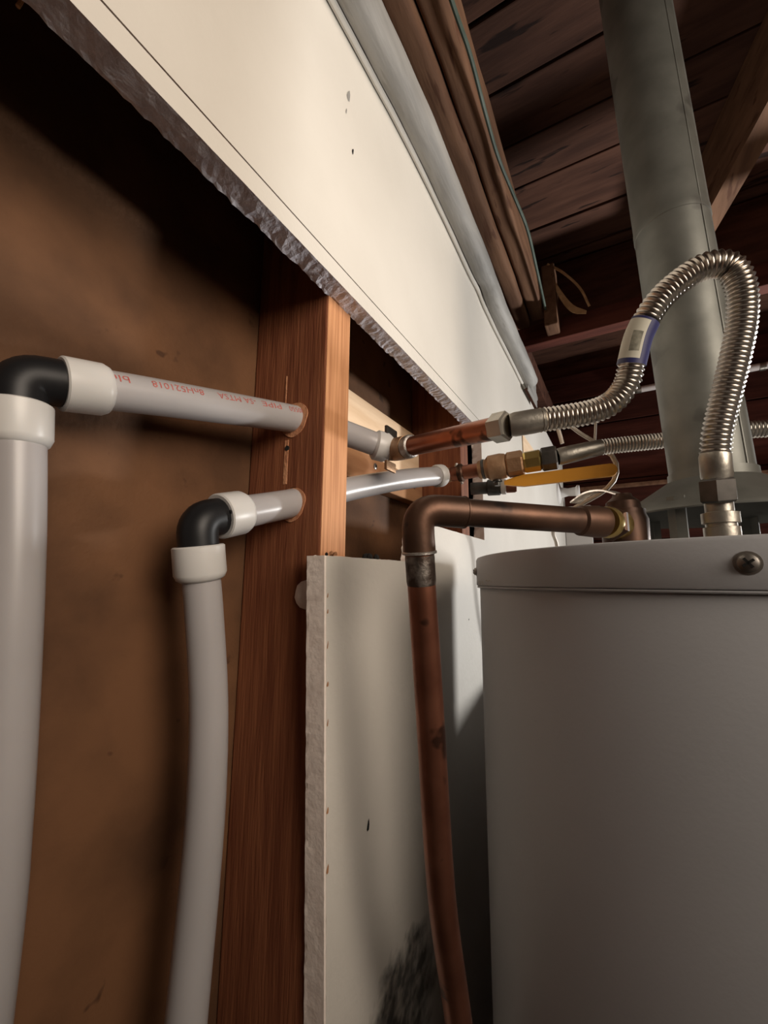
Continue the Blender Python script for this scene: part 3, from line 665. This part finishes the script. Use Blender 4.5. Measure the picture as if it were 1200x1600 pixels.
for i, p in enumerate(lvp):
    wv = Vector((.6, .4, 0)).normalized() * .005
    wv = Vector((-.7, -.7, 0)).cross(Vector((0, 0, 1))).normalized() * .0055
    gv += [p - wv, p + wv, p + wv + Vector((0, 0, .0016)), p - wv + Vector((0, 0, .0016))]
for i in range(len(lvp) - 1):
    for k in range(4): gf.append((i * 4 + k, i * 4 + (k + 1) % 4, i * 4 + 4 + (k + 1) % 4, i * 4 + 4 + k))
gf += [(0, 1, 2, 3), tuple(4 * len(lvp) - 4 + k for k in range(4))]
obj('test_lever', (gv, gf), 'solder', rv, smooth=False)
dp = thing('discharge_pipe', 'tarnished copper discharge pipe dropping in front of the lower drywall', 'pipe', V(.42, -.089, -1.5))
EL = V(.2945, -.0955, .0565)
dh = axis(EL, V(.4180, -.2207, .0538)); dd = axis(EL, V(.3491, -.0894, -.2413))
obj('horizontal_run', lathe(EL + dh * .03, dh, [(0, .0112), (((V(.4180, -.2207, .0538) - EL).length) - .03, .0112)], 32), 'copper_dark', dp)
obj('drop', tube(spline([EL + dd * .03, EL + dd * .16, V(.3491, -.0894, -.2413), V(.381, -.0889, -.345), V(.400, -.089, -.43), V(.410, -.089, -.6), V(.412, -.089, -1.0), V(.412, -.089, -1.49)], 70)[0], .0111, 32), 'copper', dp)
# elbow with its sockets
pts = [EL + dh * .040, EL + dh * .020]
for i in range(1, 10):
    t = i / 10; pts.append((EL + dh * .018) * (1 - t) ** 2 + EL * 2 * t * (1 - t) + (EL + dd * .018) * t * t)
pts += [EL + dd * .020, EL + dd * .034]
obj('elbow', tube(pts, [.0128] + [.0126] * (len(pts) - 2) + [.0128], 28), 'copper_dark', dp)
obj('elbow_bead', lathe(EL + dd * .0325, dd, [(0, .0126), (.0008, .0136), (.0022, .0136), (.003, .0118)], 28), 'solder', dp)
obj('elbow_bead', lathe(EL + dh * .0385, dh, [(0, .0124), (.0008, .0132), (.002, .0132), (.003, .0114)], 28), 'copper_dark', dp)
obj('end_coupling', lathe(V(.3985, -.2010, .0542), dh, [(0, .0112), (.002, .0132), (.020, .0142), (.026, .0135)], 28), 'copper_dark', dp)
obj('scuffed_socket', lathe(EL + dd * .036, dd, [(0, .0114), (.002, .0116), (.020, .0116), (.023, .0112)], 28), 'socket', dp, label='grey solder-smeared stretch below the elbow')

# ================================================================== wires and small background things
def wire(name, pts, r, m, label, cat='cable', n=50, seg=8, group=None):
    o = obj(name, tube(spline(pts, n)[0], r, seg), m); tag(o, label, cat, group); return o
wire('green_cable', [V(-.6, -.078, .788), V(.2, -.08, .79), V(.43, -.0845, .787), V(.505, -.0885, .783), V(.60, -.0845, .789), V(.69, -.0835, .79), V(.78, -.0925, .782), V(.87, -.1005, .776), V(1.0, -.096, .783), V(1.20, -.088, .788)], .0034, 'green_wire', 'thin green-grey cable running along the ledger under the roof', n=90)
wire('cream_cable', [V(.66, -.193, .1990), V(.664, -.212, .1935), V(.668, -.2275, .184), V(.672, -.2335, .160), V(.668, -.218, .133), V(.70, -.162, .108), V(.79, -.128, .092), V(.85, -.125, .06), V(.86, -.11, -.05), V(.87, -.02, -.25)], .0034, 'cream_wire', 'cream cable hanging from the hose nut beside the white wall')
wire('wire_tie', [V(.62, -.168, .235), V(.645, -.1885, .217), V(.66, -.2065, .2045)], .0028, 'cream_wire', 'cream wire slanting above the hose sleeve', n=20)
wire('wire_tie', [V(.65, -.213, .26), V(.657, -.212, .232), V(.66, -.209, .2045)], .0017, 'cream_wire', 'thin upright cream wire above the hose behind the flue', n=20)
wire('wire_tie', [V(.62, -.158, .24), V(.63, -.164, .22), V(.634, -.168, .199)], .0028, 'cream_wire', 'short cream wire above the dark hose nut', n=20)
wire('wood_splinter', [V(1.20, -.10, .93), V(1.22, -.14, .90), V(1.235, -.18, .845), V(1.25, -.200, .79)], .0035, 'tan', 'thin curved splinter hanging beside the ledger end', 'splinter', n=24)
# bent bark strip
gv = []; gf = []
strip = spline([V(1.20, -.105, .90), V(1.22, -.125, .84), V(1.235, -.155, .79), V(1.25, -.19, .775)], 14)[0]
for i, p in enumerate(strip):
    w_ = .004 + .012 * math.sin(math.pi * i / 13)
    gv += [p + Vector((0, 0, -w_)), p + Vector((0, -.002, w_)), p + Vector((.004, -.002, w_)), p + Vector((.004, 0, -w_))]
for i in range(13):
    for k in range(4): gf.append((i * 4 + k, i * 4 + (k + 1) % 4, i * 4 + 4 + (k + 1) % 4, i * 4 + 4 + k))
gf += [(0, 1, 2, 3), (52, 53, 54, 55)]
tag(obj('bark_strip', (gv, gf), 'tan', smooth=False), 'curled brown wood strip hanging from the ledger end', 'splinter')
g = bevel_box(V(1.20, -.118, .735), V(1.262, -.082, .93), .004)
tag(obj('beam_block', g, 'beam', smooth=False), 'short rough block beside the end of the ledger', 'block')
# far conduit and ledge on the end wall
cf = thing('white_conduit', 'white conduit across the dark red boards behind the flue', 'conduit', V(X1 - .02, -.9, .885))
obj('tube', tube([V(X1 - .018, -.33, .8905), V(X1 - .018, -1.6, .897)], .0145, 14), 'conduit', cf)
for y in (-.36, -.80): obj('clip', lathe(V(X1 - .018, y, .8905), (0, 1, 0), [(0, .0165), (.02, .0165)], 14), 'nut', cf)
tag(obj('end_ledge', bevel_box(V(X1 - .035, -1.9, .437), V(X1 - .003, -.03, .452), .002), 'beam', smooth=False), 'narrow lit wooden ledge along the dark red end boards', 'ledge')
tag(obj('white_post', bevel_box(V(X1 - .06, -.115, -1.5), V(X1 - .036, -.002, .36), .003), 'white', smooth=False), 'white board standing in the far corner', 'board')
kn = thing('wall_hook', 'white flared hook on the white wall near the far corner', 'hook', V(1.97, 0, .39))
obj('plate', lathe(V(1.97, -.0005, .395), (0, -1, 0), [(0, .05), (.006, .047), (.012, .025)], 20), 'white', kn)
obj('neck', lathe(V(1.97, -.011, .395), (0, -1, 0), [(0, .024), (.03, .017), (.06, .02), (.068, .028), (.075, .026)], 20), 'white', kn)
tag(obj('wall_tag', bevel_box(V(1.22, -.003, .36), V(1.40, -.0005, .43), .0008), 'paleboard', smooth=False), 'flesh-coloured patch on the white wall behind the bronze valve', 'patch')
